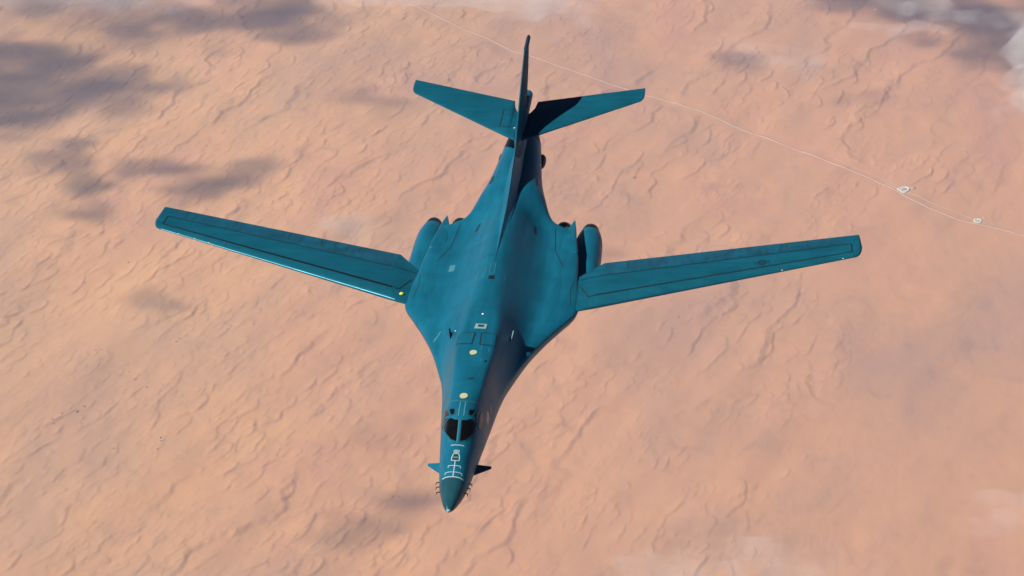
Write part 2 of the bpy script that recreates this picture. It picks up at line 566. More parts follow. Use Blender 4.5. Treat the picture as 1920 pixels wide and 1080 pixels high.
# ------------------------------------------------------------------ overwing fairings and nacelles
for sg in (-1, 1):
    fi = pchip([27.2, 29, 30.1, 31.0, 31.95], [3.2, 3.3, 3.40, 3.54, 3.72])
    fo = pchip([27.2, 28, 29.4, 30.5, 31.95], [4.26, 4.19, 4.03, 3.93, 3.76])
    fz = pchip([27.2, 28, 29.5, 30.5, 31.95], [.02, .085, .03, -.08, -.30])
    fb = pchip([27.2, 28, 30, 31.95], [-.55, -.6, -.6, -.36])
    rr = []
    for s in np.linspace(27.2, 31.95, 30):
        a, b, z1, z0 = float(fi(s)), float(fo(s)), float(fz(s)), float(fb(s))
        ring = []
        for k in range(28):
            an = 2 * math.pi * k / 28
            c_, s_ = math.cos(an), math.sin(an)
            e = 2 / 6.0
            ring.append((sg * ((a + b) / 2 + (b - a) / 2 * math.copysign(abs(c_)**e, c_)), s, (z0 + z1) / 2 + (z1 - z0) / 2 * math.copysign(abs(s_)**e, s_)))
        rr.append(ring)
    v, f = loft(rr, flip=sg > 0)
    fair = part('wing_fairing', v, f, TEAL, plane)
    FX = lambda s, x: np.stack([x, s, fz(s) + 0 * x], -1)
    nac = None
    for (yc, rw, rh, zc, s1) in ((4.62, .85, .78, -1.38, 32.3), (3.06, .76, .74, -1.33, 32.3)):
        kr = pchip([24.8, 25.3, 26, 29.2, 30.8, 31.7, s1], [.90, .97, 1, 1, .95, .84, .70])
        rr = []
        for s in np.linspace(24.8, s1, 40):
            k_ = float(kr(s))
            e = 2 / np.interp(s, [24.8, 26, 29, s1], [4.0, 3.0, 2.3, 2.0])
            ring = []
            for i in range(36):
                an = 2 * math.pi * i / 36
                c_, s_ = math.cos(an), math.sin(an)
                ring.append((sg * yc + rw * k_ * math.copysign(abs(c_)**e, c_), s, zc + rh * k_ * math.copysign(abs(s_)**e, s_)))
            rr.append(ring)
        # open intake in front, jet pipe behind: walls turned inwards
        front = [[(sg * yc + (p[0] - sg * yc) * g, p[1] + d, zc + (p[2] - zc) * g) for p in rr[0]] for g, d in ((.93, .02), (.86, .8), (.6, 2.2))][::-1]
        v, f = loft(front + rr, True, True, flip=True)
        nac = part('engine_nacelle', v, f, TEAL, plane)
        rr = []
        for s, r_ in ((s1 - .15, .50), (s1 + .05, .53), (s1 + .25, .51), (s1 + .5, .46), (s1 + .51, .44), (s1 + .2, .46), (s1 - .1, .40)):
            rr.append([(sg * yc + r_ * math.cos(2 * math.pi * i / 48) * (1 + .012 * (i % 4 == 0)), s, zc + .02 + r_ * 1.02 * math.sin(2 * math.pi * i / 48) * (1 + .012 * (i % 4 == 0))) for i in range(48)])
        v, f = loft(rr, False, True, flip=True)
        nz = part('exhaust_nozzle', v, f, METAL, nac)
        strip('cowl_seam', lambda a, s: np.stack([sg * yc + rw * kr(s) * np.cos(a), s + 0 * a, zc + rh * kr(s) * np.sin(a)], -1),
              [(0.1, 31.3), (math.pi - .1, 31.3)], .03, BLACK, nac, ref=lambda p: np.stack([0 * p[:, 0] + sg * yc, p[:, 1], 0 * p[:, 2] + zc], -1))
    # seams on the glove
    strip('panel_seam', BX, [(30.1, sg * 2.75), (28.9, sg * 2.85), (27.2, sg * 2.98), (25.2, sg * 3.6)], .04, BLACK, fus)
    strip('glove_seam', BX, [(20.7, sg * 4.35), (22.2, sg * 4.2), (23.6, sg * 4.3)], .03, BLACK, fus)

# ------------------------------------------------------------------ vanes, probes, blades
vane_p = [(.78, 3.62, -.54), (.84, 4.52, -.46), (1.60, 4.98, -.80), (1.60, 4.80, -.81)]
for sg in (-1, 1):
    a = np.array(vane_p); a[:, 0] *= sg
    ctr = a.copy()
    up = a + np.array([0, 0, .035]); dn = a - np.array([0, 0, .035])
    up[2:, 2] -= .02; dn[2:, 2] += .02
    mid = np.array([(up[0] + up[1]) / 2 + [0, 0, .03], (up[2] + up[3]) / 2 + [0, 0, .012]])
    v = np.concatenate([up, dn, mid])
    f = [(0, 8, 9, 3), (8, 1, 2, 9), (4, 7, 6, 5), (0, 3, 7, 4), (1, 5, 6, 2), (3, 9, 2, 6, 7), (0, 4, 5, 1, 8)]
    if sg < 0: f = [t[::-1] for t in f]
    part('control_vane', v, f, GREY_DARK if sg > 0 else TEAL, plane, smooth=False)
    for s_ in (1.75, 2.2, 2.6):
        w_ = float(body_w(s_)); z_ = float(body_ze(s_)) - .1
        b0 = np.array([sg * (w_ - .05), s_, z_]); b1 = b0 + np.array([sg * .17, -.05, 0]); b2 = b1 + np.array([sg * .02, -.26, 0])
        rr = []
        for c_, r_, ax in ((b0, .035, 0), (b1 - np.array([sg * .03, 0, 0]), .03, 0), (b1, .028, 1), (b2, .012, 1)):
            ring = []
            for i in range(8):
                an = 2 * math.pi * i / 8
                d = (0, math.cos(an) * r_ * sg, math.sin(an) * r_) if ax == 0 else (math.cos(an) * r_, 0, math.sin(an) * r_)
                ring.append(c_ + np.array(d))
            rr.append(ring)
        v, f = loft(rr)
        part('air_data_probe', v, f, BLACK, plane)
    # blade aerials on the shoulders
    x0 = 1.60
    zb_ = float(BX(np.array([15.2]), np.array([sg * x0]))[0][2])
    rr = []
    for z, s0, s1, dx in ((zb_ - .10, 14.95, 15.65, 0), (zb_ + .34, 15.2, 15.6, .10), (zb_ + .37, 15.27, 15.57, .11)):
        cc = np.linspace(0, 1, 9)
        th = .03 * np.sqrt(np.maximum(1e-4, 1 - (2 * cc - 1) ** 2))
        s = s0 + cc * (s1 - s0)
        up_ = np.stack([sg * (x0 + dx) - th, s, np.full(9, z)], -1)
        dn_ = np.stack([sg * (x0 + dx) + th, s, np.full(9, z)], -1)[::-1][1:-1]
        rr.append(np.concatenate([up_, dn_]))
    v, f = loft(rr)
    part('blade_aerial', v, f, PALE if sg > 0 else GREY_DARK, plane)  # right blade coloured pale as sunlit, left one dark as its shaded face

# ------------------------------------------------------------------ marks on the fuselage
for (s_, r_) in ((7.3, .20), (11.81, .19)):
    patch('aerial_cover', BX, [(s_ + 1.25 * r_ * math.sin(a), -.03 + r_ * math.cos(a)) for a in np.linspace(0, 2 * math.pi, 24, endpoint=False)], CREAM, fus, off=.03, rings=3,
          label='round cream cover on the spine')
# satellite plate: pale frame with a dark middle
patch('aerial_plate', BX, [(14.45, -.27), (14.45, .35), (14.98, .37), (14.98, -.23)], PALE, fus, off=.02, rings=3, label='pale rectangular plate with a dark centre')
patch('plate_centre', BX, [(14.62, -.10), (14.62, .2), (14.86, .21), (14.86, -.09)], TEAL_DARK, fus, off=.032, rings=2)
lamp('spine_light', BX(np.array([16.1]), np.array([.02]))[0], .07, WLAMP, fus)
lamp('spine_light', BX(np.array([15.2]), np.array([-1.35]))[0], .045, WLAMP, fus)
for poly in ([(13.98, -.96), (14.02, -.16), (12.73, -.23), (12.85, -1.04)], [(13.99, .17), (14.05, .95), (12.80, .98), (12.69, .21)]):
    h = patch('escape_hatch', BX, poly, TEAL, fus, off=.012, rings=4)
    strip('hatch_outline', BX, poly, .055, BLACK, h, off=.018, closed=True)
patch('dark_scoop', BX, [(9.0, .0), (9.1, .25), (9.2, .26), (9.12, .02)], BLACK, fus, off=.02, rings=2)
patch('dark_scoop', BX, [(10.9, .62), (11.05, .72), (11.2, .72), (11.15, .64)], BLACK, fus, off=.02, rings=2)
strip('rub_mark', BX, [(8.0, -.95), (8.15, -.5), (8.5, 0)], .02, BLACK, fus)
for pts in ([(13.6, .3), (12.2, .33)], [(12.5, .72), (12.1, .74)], [(11.3, .42), (11.0, .42)]):
    strip('scratch_mark', BX, pts, .025, LIGHTTEAL, fus)
# access panels with pale outlines behind the spine plateau
strip('panel_outline', BX, [(21.9, -.35), (21.7, -.85), (20.6, -.9), (20.55, -.5)], .03, LIGHTTEAL, fus, closed=True)
strip('panel_outline', BX, [(22.3, -.16), (22.3, .10), (21.0, .12), (21.0, -.16)], .03, LIGHTTEAL, fus, closed=True)
strip('panel_outline', BX, [(21.3, .55), (21.4, .72), (20.5, .72)], .03, LIGHTTEAL, fus)
patch('dark_scoop', BX, [(20.3, -.14), (20.3, .18), (20.75, .16), (20.7, -.12)], BLACK, fus, off=.02, rings=2)
patch('pale_patch', BX, [(23.9, -2.75), (23.9, -2.45), (24.7, -2.42), (24.7, -2.75)], LIGHTTEAL, fus, off=.012, rings=2)
strip('edge_scratch', BX, [(16.0, -2.65), (16.9, -2.35)], .03, PALE, fus)
for sg in (-1, 1):
    patch('dark_vent', BX, [(28.6, sg * 1.62), (28.6, sg * 1.74), (29.5, sg * 1.62), (29.5, sg * 1.50)], GREY_DARK, fus, off=.02, rings=2)
    patch('dark_vent', BX, [(33.4, sg * 1.3), (33.4, sg * 1.42), (34.4, sg * 1.32), (34.4, sg * 1.2)], GREY_DARK, fus, off=.02, rings=2)

SEAM = paint('seam_paint', (0.004, 0.078, 0.126))
for s_, a in ((16.9, 2.9), (18.6, 3.7), (23.4, 4.0), (25.9, 3.9), (10.2, 1.1), (8.9, 1.0)):
    strip('skin_seam', BX, [(s_ + .25 * (abs(x) / a) ** 2, x) for x in np.linspace(-a, a, 25)], .022, SEAM, fus, off=.004)
for sg in (-1, 1):
    strip('skin_seam', BX, [(s_, sg * np.interp(s_, [9, 14, 20, 27], [.9, 1.5, 2.6, 2.4])) for s_ in np.linspace(9, 27, 50)], .022, SEAM, fus, off=.004)
    strip('skin_seam', BX, [(s_, sg * np.interp(s_, [18.6, 21, 26], [3.2, 3.7, 3.4])) for s_ in np.linspace(18.6, 26, 24)], .022, SEAM, fus, off=.004)
    strip('skin_seam', BX, [(s_, sg * np.interp(s_, [30.5, 38.5], [1.3, .75])) for s_ in np.linspace(30.5, 38.5, 24)], .025, SEAM, fus, off=.004)
lamp('navigation_light', BX(np.array([20.55]), np.array([4.70]))[0], .035, REDLIGHT, fus, 'small red navigation light at the glove edge')

# refuelling guide lines ahead of the windscreen
G = 'refuelling_mark'
strip(G, BX, [(RAD + .02, x) for x in np.linspace(-.52, .52, 15)], .055, WHITE, fus, step=.05)
strip(G, BX, [(2.02, 0), (3.05, 0)], .045, WHITE, fus, step=.05)
strip(G, BX, [(2.18, -.42)] + [(2.30, x) for x in np.linspace(-.40, .40, 9)] + [(2.18, .42)], .04, WHITE, fus, step=.05)
strip(G, BX, [(2.60, -.31)] + [(2.72, x) for x in np.linspace(-.29, .29, 7)] + [(2.60, .31)], .04, WHITE, fus, step=.05)
strip(G, BX, [(3.05, -.19), (3.28, -.19), (3.52, -.13), (3.52, .13), (3.28, .19), (3.05, .19)], .045, WHITE, fus, step=.05, closed=True)
patch('refuelling_door', BX, [(3.10, -.14), (3.10, .14), (3.28, .14), (3.47, .10), (3.47, -.10), (3.28, -.14)], TEAL_DARK, fus, off=.008, rings=3)
strip(G, BX, [(3.26, -.13), (3.26, .13)], .05, PALE, fus, step=.05, off=.014)
strip(G, BX, [(3.58, -.12), (3.58, .12), (3.76, .13), (3.76, -.13)], .03, WHITE, fus, step=.05, closed=True)
patch(G, BX, [(3.61, -.09), (3.61, .09), (3.73, .09), (3.73, -.09)], PALE, fus, off=.008, rings=2)
part('nose_tip', *loft([[(1.06 * q[0], q[1] - .004, -.42 + (q[2] + .42) * 1.06) for q in body_pt(np.full(20, s), np.linspace(0, 2, 20, endpoint=False))] for s in (.0, .02, .05, .09)]), PALE, plane)
strip(G, BX, [(4.10, x) for x in np.linspace(-.33, .33, 9)], .045, WHITE, fus, step=.05)

# ------------------------------------------------------------------ canopy
BT = lambda s, k: body_pt(s, k)          # k runs 0..1 over the top, side to side
panes = {
    'windscreen_pane': [(5.46, .515), (5.57, .59), (5.76, .652), (5.66, .735), (5.56, .79), (5.20, .770), (4.80, .705), (4.46, .635), (4.30, .525)],
    'roof_pane': [(6.22, .605), (6.45, .70), (6.12, .690), (5.88, .650), (5.88, .607)],
    'side_pane': [(6.22, .705), (6.72, .752), (6.3, .765), (5.78, .775), (5.90, .695)],
    'rear_side_pane': [(6.74, .772), (6.95, .80), (6.72, .845), (6.08, .860), (5.66, .835), (5.76, .795)],
}
for nm, pl in panes.items():
    for sg in (-1, 1):
        poly = [(s, k if sg > 0 else 1 - k) for s, k in pl]
        g = patch(nm, BT, poly, GLASS, fus, off=.012, rings=5, step=.05)
        strip('pane_frame', BT, poly, .045, TEAL_DARK, g, off=.017, step=.03, closed=True)
strip('centre_post', BT, [(4.22, .497), (5.48, .497)], .11, TEAL, fus, off=.022, step=.05)
strip('centre_post_edge', BT, [(4.22, .482), (5.48, .478)], .03, LIGHTTEAL, fus, off=.026, step=.05)
strip('canopy_arch', BT, [(6.05, .235), (5.78, .335), (5.55, .42), (5.50, .5), (5.55, .58), (5.78, .665), (6.05, .765)], .13, TEAL, fus, off=.024, step=.03)
for sg in (-1, 1):
    k = lambda q: .5 + sg * q
    strip('canopy_rail', BT, [(5.80, k(.165)), (6.25, k(.19)), (6.75, k(.235))], .07, TEAL, fus, off=.024, step=.04)
    strip('canopy_rail', BT, [(5.80, k(.165)), (5.72, k(.24)), (5.60, k(.305))], .07, TEAL, fus, off=.026, step=.04)
    strip('roof_rib', BT, [(5.72, k(.04)), (6.78, k(.036))], .06, LIGHTTEAL, fus, off=.012, step=.06)
strip('canopy_seam', BT, [(7.35, .24), (7.0, .34), (6.84, .45), (6.84, .55), (7.0, .66), (7.35, .76)], .03, LIGHTTEAL, fus, off=.008, step=.03)
patch('nose_art', BT, [(7.6, .835), (7.9, .858), (7.8, .90), (7.2, .94), (7.17, .88)], TANPATCH, fus, off=.006, rings=3, step=.05, label='tan badge painted on the nose side')
patch('nose_art', BT, [(8.62, .832), (8.6, .882), (8.4, .925), (8.04, .911), (8.23, .86)], GREYPATCH, fus, off=.006, rings=3, step=.05, label='grey badge painted on the nose side')

# ==================================================================== DESERT
GZ = -6000.0


def hash2(ix, iy, k):
    h = (ix.astype(np.int64) * 374761393 + iy.astype(np.int64) * 668265263 + k * 974634777) & 0xFFFFFFFF
    h = ((h ^ (h >> 13)) * 1274126177) & 0xFFFFFFFF
    return h ^ (h >> 16)


def pnoise(x, y, k=0):
    x0, y0 = np.floor(x), np.floor(y)
    fx, fy = (x - x0), (y - y0)
    u, v_ = fx * fx * fx * (fx * (fx * 6 - 15) + 10), fy * fy * fy * (fy * (fy * 6 - 15) + 10)

    def g(ox, oy):
        a = (hash2(x0 + ox, y0 + oy, k) & 1023) * (2 * np.pi / 1024)
        return np.cos(a) * (fx - ox) + np.sin(a) * (fy - oy)
    a = g(0, 0) * (1 - u) + g(1, 0) * u
    b = g(0, 1) * (1 - u) + g(1, 1) * u
    return (a * (1 - v_) + b * v_) * 1.5


def sstep(a, b, x):
    t = np.clip((x - a) / (b - a), 0, 1)
    return t * t * (3 - 2 * t)


def saw(ph, slip):
    p = ph - np.floor(ph)
    r = p / (1 - slip)
    up = np.clip(r, 0, 1)
    up = .55 * up ** 1.6 + .45 * up ** 5
    dn = np.clip((1 - p) / slip, 0, 1)
    return np.where(p < 1 - slip, up, dn)


ROAD = [(-4200, 16400), (-2900, 15420), (-2216, 14868), (-1743, 14439), (-1356, 14084), (-992, 13829), (-525, 13517), (-242, 13295), (73, 13025), (300, 12851), (507, 12667),
        (629, 12558), (708, 12435), (832, 12330), (954, 12232), (1077, 12192), (1246, 12106), (1412, 11999), (2300, 11400)]
SPUR = [(609, 12586), (710, 12494), (859, 12373), (1006, 12271), (1078, 12203)]


def road_dist(x, y):
    d = np.full(np.shape(x), 1e9)
    for a, b_ in list(zip(ROAD[:-1], ROAD[1:])) + list(zip(SPUR[:-1], SPUR[1:])):
        ax, ay = a; bx_, by_ = b_
        L = (bx_ - ax) ** 2 + (by_ - ay) ** 2
        q = np.clip(((x - ax) * (bx_ - ax) + (y - ay) * (by_ - ay)) / L, 0, 1)
        d = np.minimum(d, np.hypot(x - ax - q * (bx_ - ax), y - ay - q * (by_ - ay)))
    return d


def tongues(u, v_, cu, cv, k, jit):
    """overlapping scales: each rises gently from the west to a bowed crest and drops steeply to the east"""
    iu, iv = np.floor(u / cu), np.floor(v_ / cv)
    best = np.zeros(np.shape(u))
    for a in (-1, 0, 1):
        for b_ in (-1, 0, 1):
            gu, gv = iu + a, iv + b_
            hsh = hash2(gu, gv, k)
            r1 = (hsh & 255) / 255.0; r2 = ((hsh >> 8) & 255) / 255.0; r3 = ((hsh >> 16) & 255) / 255.0; r4 = ((hsh >> 24) & 255) / 255.0
            du = u - (gu + .5 + jit * (r1 - .5) * 2 + .25 * np.mod(gv, 2)) * cu
            dv = (v_ - (gv + .5 + jit * (r2 - .5)) * cv) / (cv * (.70 + .40 * r3))
            bow = np.clip(1 - dv * dv, 0, 1)
            front = cu * (.06 + .20 * bow ** .8)
            amp = (.35 + .65 * r4) * np.sqrt(bow)
            run = (du + cu * .55) / (front + cu * .55)
            rise = np.clip(run, 0, 1) ** 3.2
            slip = cu * .055
            fall = np.clip(1 - (du - front) / slip, 0, 1)
            best = np.maximum(best, amp * np.where(du < front, rise, fall))
    return best


def dunes(x, y):
    x = np.asarray(x, float); y = np.asarray(y, float)
    ca, sa = math.cos(math.radians(21)), math.sin(math.radians(21))
    u = x * ca - y * sa
    v_ = x * sa + y * ca
    flat = sstep(12, 110, road_dist(x, y))
    calm = .06 + .94 * sstep(700, -100, x - 800 * sstep(11600, 12600, y) + 260 * pnoise(u / 700, v_ / 900, 21))
    west = sstep(200, -2600, x)
    # long ridges, linked and wavy
    wu = 190 * pnoise(u / 1100, v_ / 1500, 1) + 60 * pnoise(u / 380, v_ / 420, 2)
    wv = 120 * pnoise(u / 700, v_ / 900, 3) + 40 * pnoise(u / 260, v_ / 260, 22)
    wr = 75 * pnoise(u / 300, v_ / 360, 18) + 30 * pnoise(u / 115, v_ / 140, 19) + 9 * pnoise(u / 45, v_ / 52, 24)
    a1 = sstep(-.12, .42, pnoise(u / 800, v_ / 1000, 4) + .40 * pnoise(u / 240, v_ / 360, 5))
    h = 7.5 * a1 * (.12 + .88 * calm) * saw((u + wu + wr) / 350, .075)
    # chains of barchan dunes: overlapping tongues of sand, each with a steep lee face to the east
    wu = 60 * pnoise(u / 420, v_ / 480, 6) + 26 * pnoise(u / 130, v_ / 140, 7)
    a2 = sstep(-.02, .36, pnoise(u / 520, v_ / 700, 8) + .45 * pnoise(u / 170, v_ / 220, 9) + .22 * west)
    h += 6.2 * a2 * calm * tongues(u + wu, v_ + .6 * wv, 165, 112, 202, .24)
    wu = 30 * pnoise(u / 170, v_ / 190, 10) + 11 * pnoise(u / 55, v_ / 60, 20)
    a3 = sstep(.04, .40, pnoise(u / 420, v_ / 520, 11) + .45 * pnoise(u / 130, v_ / 150, 12) + .30 * west)
    h += 4.0 * a3 * calm * tongues(u + wu, v_ + .4 * wv, 88, 62, 303, .34)
    wu = 14 * pnoise(u / 80, v_ / 90, 25)
    a4 = sstep(.10, .45, pnoise(u / 300, v_ / 380, 26) + .45 * pnoise(u / 90, v_ / 110, 27) + .36 * west - .04)
    h += 2.3 * a4 * calm * tongues(u + wu, v_ + .3 * wv, 47, 37, 404, .42)
    h *= flat
    # broad swells
    h += (12 * pnoise(u / 330, v_ / 1100, 13) + 5 * pnoise(u / 130, v_ / 420, 16)) * (.4 + .6 * calm) + 18 * pnoise(u / 1500, v_ / 2400, 14) + .5 * flat * pnoise(x / 45, y / 60, 15)
    return h


def axis(c0, c1, step, far):
    core = np.arange(c0, c1 + step, step)
    out = []
    d, p = step, 0.0
    while p < far:
        d *= 1.16; p += d
        out.append(p)
    out = np.array(out)
    return np.concatenate([(core[0] - out)[::-1], core, core[-1] + out])


gx = axis(-4650, 1900, 5.7, 330000)
gy = axis(8500, 15450, 7.4, 330000)
XX, YY = np.meshgrid(gx, gy)
HH = dunes(XX, YY)
nx, ny = len(gx), len(gy)
co = np.stack([XX, YY, GZ + HH], -1).reshape(-1, 3).astype(np.float32)
idx = np.arange(nx * ny).reshape(ny, nx)
quads = np.stack([idx[:-1, :-1], idx[:-1, 1:], idx[1:, 1:], idx[1:, :-1]], -1).reshape(-1, 4)
me = bpy.data.meshes.new('ground')
me.vertices.add(len(co)); me.vertices.foreach_set('co', co.ravel())
me.loops.add(quads.size); me.loops.foreach_set('vertex_index', quads.ravel().astype(np.int32))
me.polygons.add(len(quads))
me.polygons.foreach_set('loop_start', np.arange(0, quads.size, 4, dtype=np.int32))
me.polygons.foreach_set('use_smooth', np.ones(len(quads), bool))
me.update(calc_edges=True)
me.validate()
ground = bpy.data.objects.new('ground', me)
COL.objects.link(ground)
tag(ground, 'pink and orange sand desert with wavy dune ridges', kind='structure')

sand, nt, b = mat_new('sand')
tc = nnode(nt, 'ShaderNodeTexCoord')


def mapped(scale, rot=0.0):
    mp = nnode(nt, 'ShaderNodeMapping')
    mp.inputs['Scale'].default_value = scale
    mp.inputs['Rotation'].default_value = (0, 0, rot)
    nt.links.new(tc.outputs['Object'], mp.inputs[0])
    return mp


def ramp(src, stops):
    r = nnode(nt, 'ShaderNodeValToRGB')
    el = r.color_ramp.elements
    el[0].position, el[0].color = stops[0][0], (*stops[0][1], 1)
    el[1].position, el[1].color = stops[-1][0], (*stops[-1][1], 1)
    for p, c in stops[1:-1]:
        e = el.new(p); e.color = (*c, 1)
    nt.links.new(src, r.inputs[0])
    return r


m1 = mapped((1 / 900, 1 / 1700, 1 / 900), math.radians(20))
n1 = nnode(nt, 'ShaderNodeTexNoise', Scale=1.0, Detail=7.0, Roughness=0.55, Distortion=0.6)
nt.links.new(m1.outputs[0], n1.inputs['Vector'])
c1 = ramp(n1.outputs[0], [(.30, (.450, .250, .155)), (.44, (.520, .280, .148)), (.55, (.575, .298, .146)), (.70, (.510, .252, .150))])
sp = nnode(nt, 'ShaderNodeSeparateXYZ')
nt.links.new(tc.outputs['Object'], sp.inputs[0])
mr = nnode(nt, 'ShaderNodeMapRange')
mr.inputs['From Min'].default_value = -3600; mr.inputs['From Max'].default_value = 1200
nt.links.new(sp.outputs[0], mr.inputs[0])
n0 = nnode(nt, 'ShaderNodeTexNoise', Scale=1 / 1400, Detail=5.0, Roughness=.6)
nt.links.new(tc.outputs['Object'], n0.inputs['Vector'])
a0 = nnode(nt, 'ShaderNodeMath', operation='ADD')
nt.links.new(mr.outputs[0], a0.inputs[0]); nt.links.new(n0.outputs[0], a0.inputs[1])
c0 = ramp(a0.outputs[0], [(.45, (1.08, 1.13, 1.03)), (.75, (1.05, 1.07, .98)), (1.0, (.99, .97, .96))])
mul0 = nnode(nt, 'ShaderNodeMix', data_type='RGBA', blend_type='MULTIPLY')
mul0.inputs['Factor'].default_value = 1.0
nt.links.new(c0.outputs[0], mul0.inputs['B'])
m2 = mapped((1 / 160, 1 / 330, 1 / 160), math.radians(20))
n2 = nnode(nt, 'ShaderNodeTexNoise', Scale=1.0, Detail=8.0, Roughness=0.62, Distortion=1.1)
nt.links.new(m2.outputs[0], n2.inputs['Vector'])
c2 = ramp(n2.outputs[0], [(.28, (.80, .83, .88)), (.44, (.96, .97, .98)), (.58, (1.0, 1.0, 1.0)), (.75, (1.09, 1.08, 1.05))])
mul = nnode(nt, 'ShaderNodeMix', data_type='RGBA', blend_type='MULTIPLY')
mul.inputs['Factor'].default_value = 1.0
nt.links.new(c1.outputs[0], mul0.inputs['A']); nt.links.new(mul0.outputs['Result'], mul.inputs['A']); nt.links.new(c2.outputs[0], mul.inputs['B'])
nt.links.new(mul.outputs['Result'], b.inputs['Base Color'])
b.inputs['Roughness'].default_value = 0.95
b.inputs['Specular IOR Level'].default_value = 0.1
m3 = mapped((1 / 22, 1 / 34, 1 / 22), math.radians(20))
n3 = nnode(nt, 'ShaderNodeTexNoise', Scale=1.0, Detail=5.0, Roughness=0.6, Distortion=.8)
nt.links.new(m3.outputs[0], n3.inputs['Vector'])
bp = nnode(nt, 'ShaderNodeBump', Strength=0.35, Distance=2.4)
nt.links.new(n3.outputs[0], bp.inputs['Height'])
nt.links.new(bp.outputs[0], b.inputs['Normal'])
me.materials.append(sand)



# ------------------------------------------------------------------ road and tracks
def soil(name, col, var=.12, sc=1 / 15):
    m, nt, b = mat_new(name)
    tc = nnode(nt, 'ShaderNodeTexCoord')
    n = nnode(nt, 'ShaderNodeTexNoise', Scale=sc, Detail=6.0, Roughness=.65)
    nt.links.new(tc.outputs['Object'], n.inputs['Vector'])
    r = nnode(nt, 'ShaderNodeMapRange')
    r.inputs['From Min'].default_value = .3; r.inputs['From Max'].default_value = .7
    r.inputs['To Min'].default_value = 1 - var; r.inputs['To Max'].default_value = 1 + var
    nt.links.new(n.outputs[0], r.inputs[0])
    mx = nnode(nt, 'ShaderNodeVectorMath', operation='SCALE')
    mx.inputs[0].default_value = col
    nt.links.new(r.outputs[0], mx.inputs['Scale'])
    nt.links.new(mx.outputs[0], b.inputs['Base Color'])
    b.inputs['Roughness'].default_value = .95
    b.inputs['Specular IOR Level'].default_value = .1
    return m


ROADMAT = soil('pale_road_gravel', (.515, .335, .225), .14, 1 / 40)
TRACKMAT = soil('track_sand', (.50, .31, .22), .12, 1 / 40)
PADMAT = soil('pale_pad_gravel', (.62, .56, .46), .2, 1 / 9)
PITMAT = soil('dark_pit_soil', (.20, .16, .12), .2, 1 / 9)


def ribbon(name, pts, width, mat, label, lift=.9, wob=5.0, k=30):
    q = resample(pts, 12.0)
    n = len(q)
    # round the corners
    for _ in range(40):
        q[1:-1] = .5 * q[1:-1] + .25 * (q[:-2] + q[2:])
    tg = np.gradient(q, axis=0); tg /= np.linalg.norm(tg, axis=1, keepdims=True)
    nr = np.stack([-tg[:, 1], tg[:, 0]], -1)
    ar = np.arange(n) * 12.0
    q = q + nr * (wob * pnoise(ar / 260, ar * 0 + k, 31) + .4 * wob * pnoise(ar / 70, ar * 0 + k, 32))[:, None]
    wd = width * (1 + .35 * pnoise(ar / 120, ar * 0 + k + 5, 33))[:, None]
    vv = []
    zc = GZ + dunes(q[:, 0], q[:, 1])
    for o_, dz in ((-.5 - 1.5 / width, -2.0), (-.5, lift), (.5, lift), (.5 + 1.5 / width, -2.0)):
        r = q + nr * wd * o_
        zz = GZ + dunes(r[:, 0], r[:, 1])
        vv.append(np.concatenate([r, (np.maximum(zz, zc) + dz)[:, None]], 1))
    v = np.stack(vv, 1).reshape(-1, 3)
    f = grid_faces(n, 4, False, True)
    return tag(new_obj(name, v, f, mat), label, kind='structure')


ribbon('road', ROAD, 12.0, ROADMAT, 'pale straight desert road running past two gravel pads', k=30)
ribbon('track', SPUR, 5.0, ROADMAT, 'thin pale side track looping beside the road', k=44)
ribbon('track', [(p[0] + 26, p[1] + 34) for p in ROAD[9:13]], 4.0, TRACKMAT, 'faint sandy track running beside the road', lift=.8, wob=16, k=51)


def gravel_pad(x, y, rx, ry, rot, label, streak):
    root = bpy.data.objects.new('gravel_pad', None)
    COL.objects.link(root)
    z0 = GZ + float(dunes(np.array([x]), np.array([y]))[0])
    root.location = (x, y, z0)
    tag(root, label, 'gravel pad', 'gravel pads along the desert road')
    c_, s_ = math.cos(rot), math.sin(rot)

    def disc(name, prof, mat, sx=1.0, sy=1.0, ox=0, oy=0, n=40, jag=.45, kk=1):
        rings = []
        for r, z in prof:
            ring = []
            for i in range(n):
                a = 2 * math.pi * i / n
                j_ = 1 + jag * mnoise.noise(Vector((math.cos(a) * 1.6, math.sin(a) * 1.6, kk * 7.3 + x * .01)))
                px, py = ox + sx * rx * r * j_ * math.cos(a), oy + sy * ry * r * j_ * math.sin(a)
                ring.append((px * c_ - py * s_, px * s_ + py * c_, z))
            rings.append(ring)
        v, f = loft(rings, True, True)
        o = new_obj(name, v, f, mat, root)
        return o
    disc('berm', [(1.08, -3), (1.0, 1.5), (.88, 4.0), (.74, 4.0), (.62, 1.6), (.5, 1.2), (.1, 1.2)][::-1][::-1], PADMAT, kk=1)
    disc('pit', [(.50, .8), (.46, 1.9), (.1, 2.1)], PITMAT, .95, .62, kk=2)
    disc('spoil_heap', [(.34, .8), (.22, 2.6), (.06, 3.6)], PADMAT, 1.1, .42, ox=-.05 * rx, oy=.0, kk=3)
    ap = disc('apron', [(.62, -2.5), (.56, 2.2), (.1, 2.4)], ROADMAT, 1.0, .55, ox=streak[0], oy=streak[1], jag=.35, kk=4)
    return root


gravel_pad(698, 12520, 27, 34, -.3, 'larger round pale gravel pad beside the road, nearer the bomber tail', (34, 30))
gravel_pad(1039, 12237, 20, 25, -.2, 'smaller round pale gravel pad beside the road at the right', (26, 40))

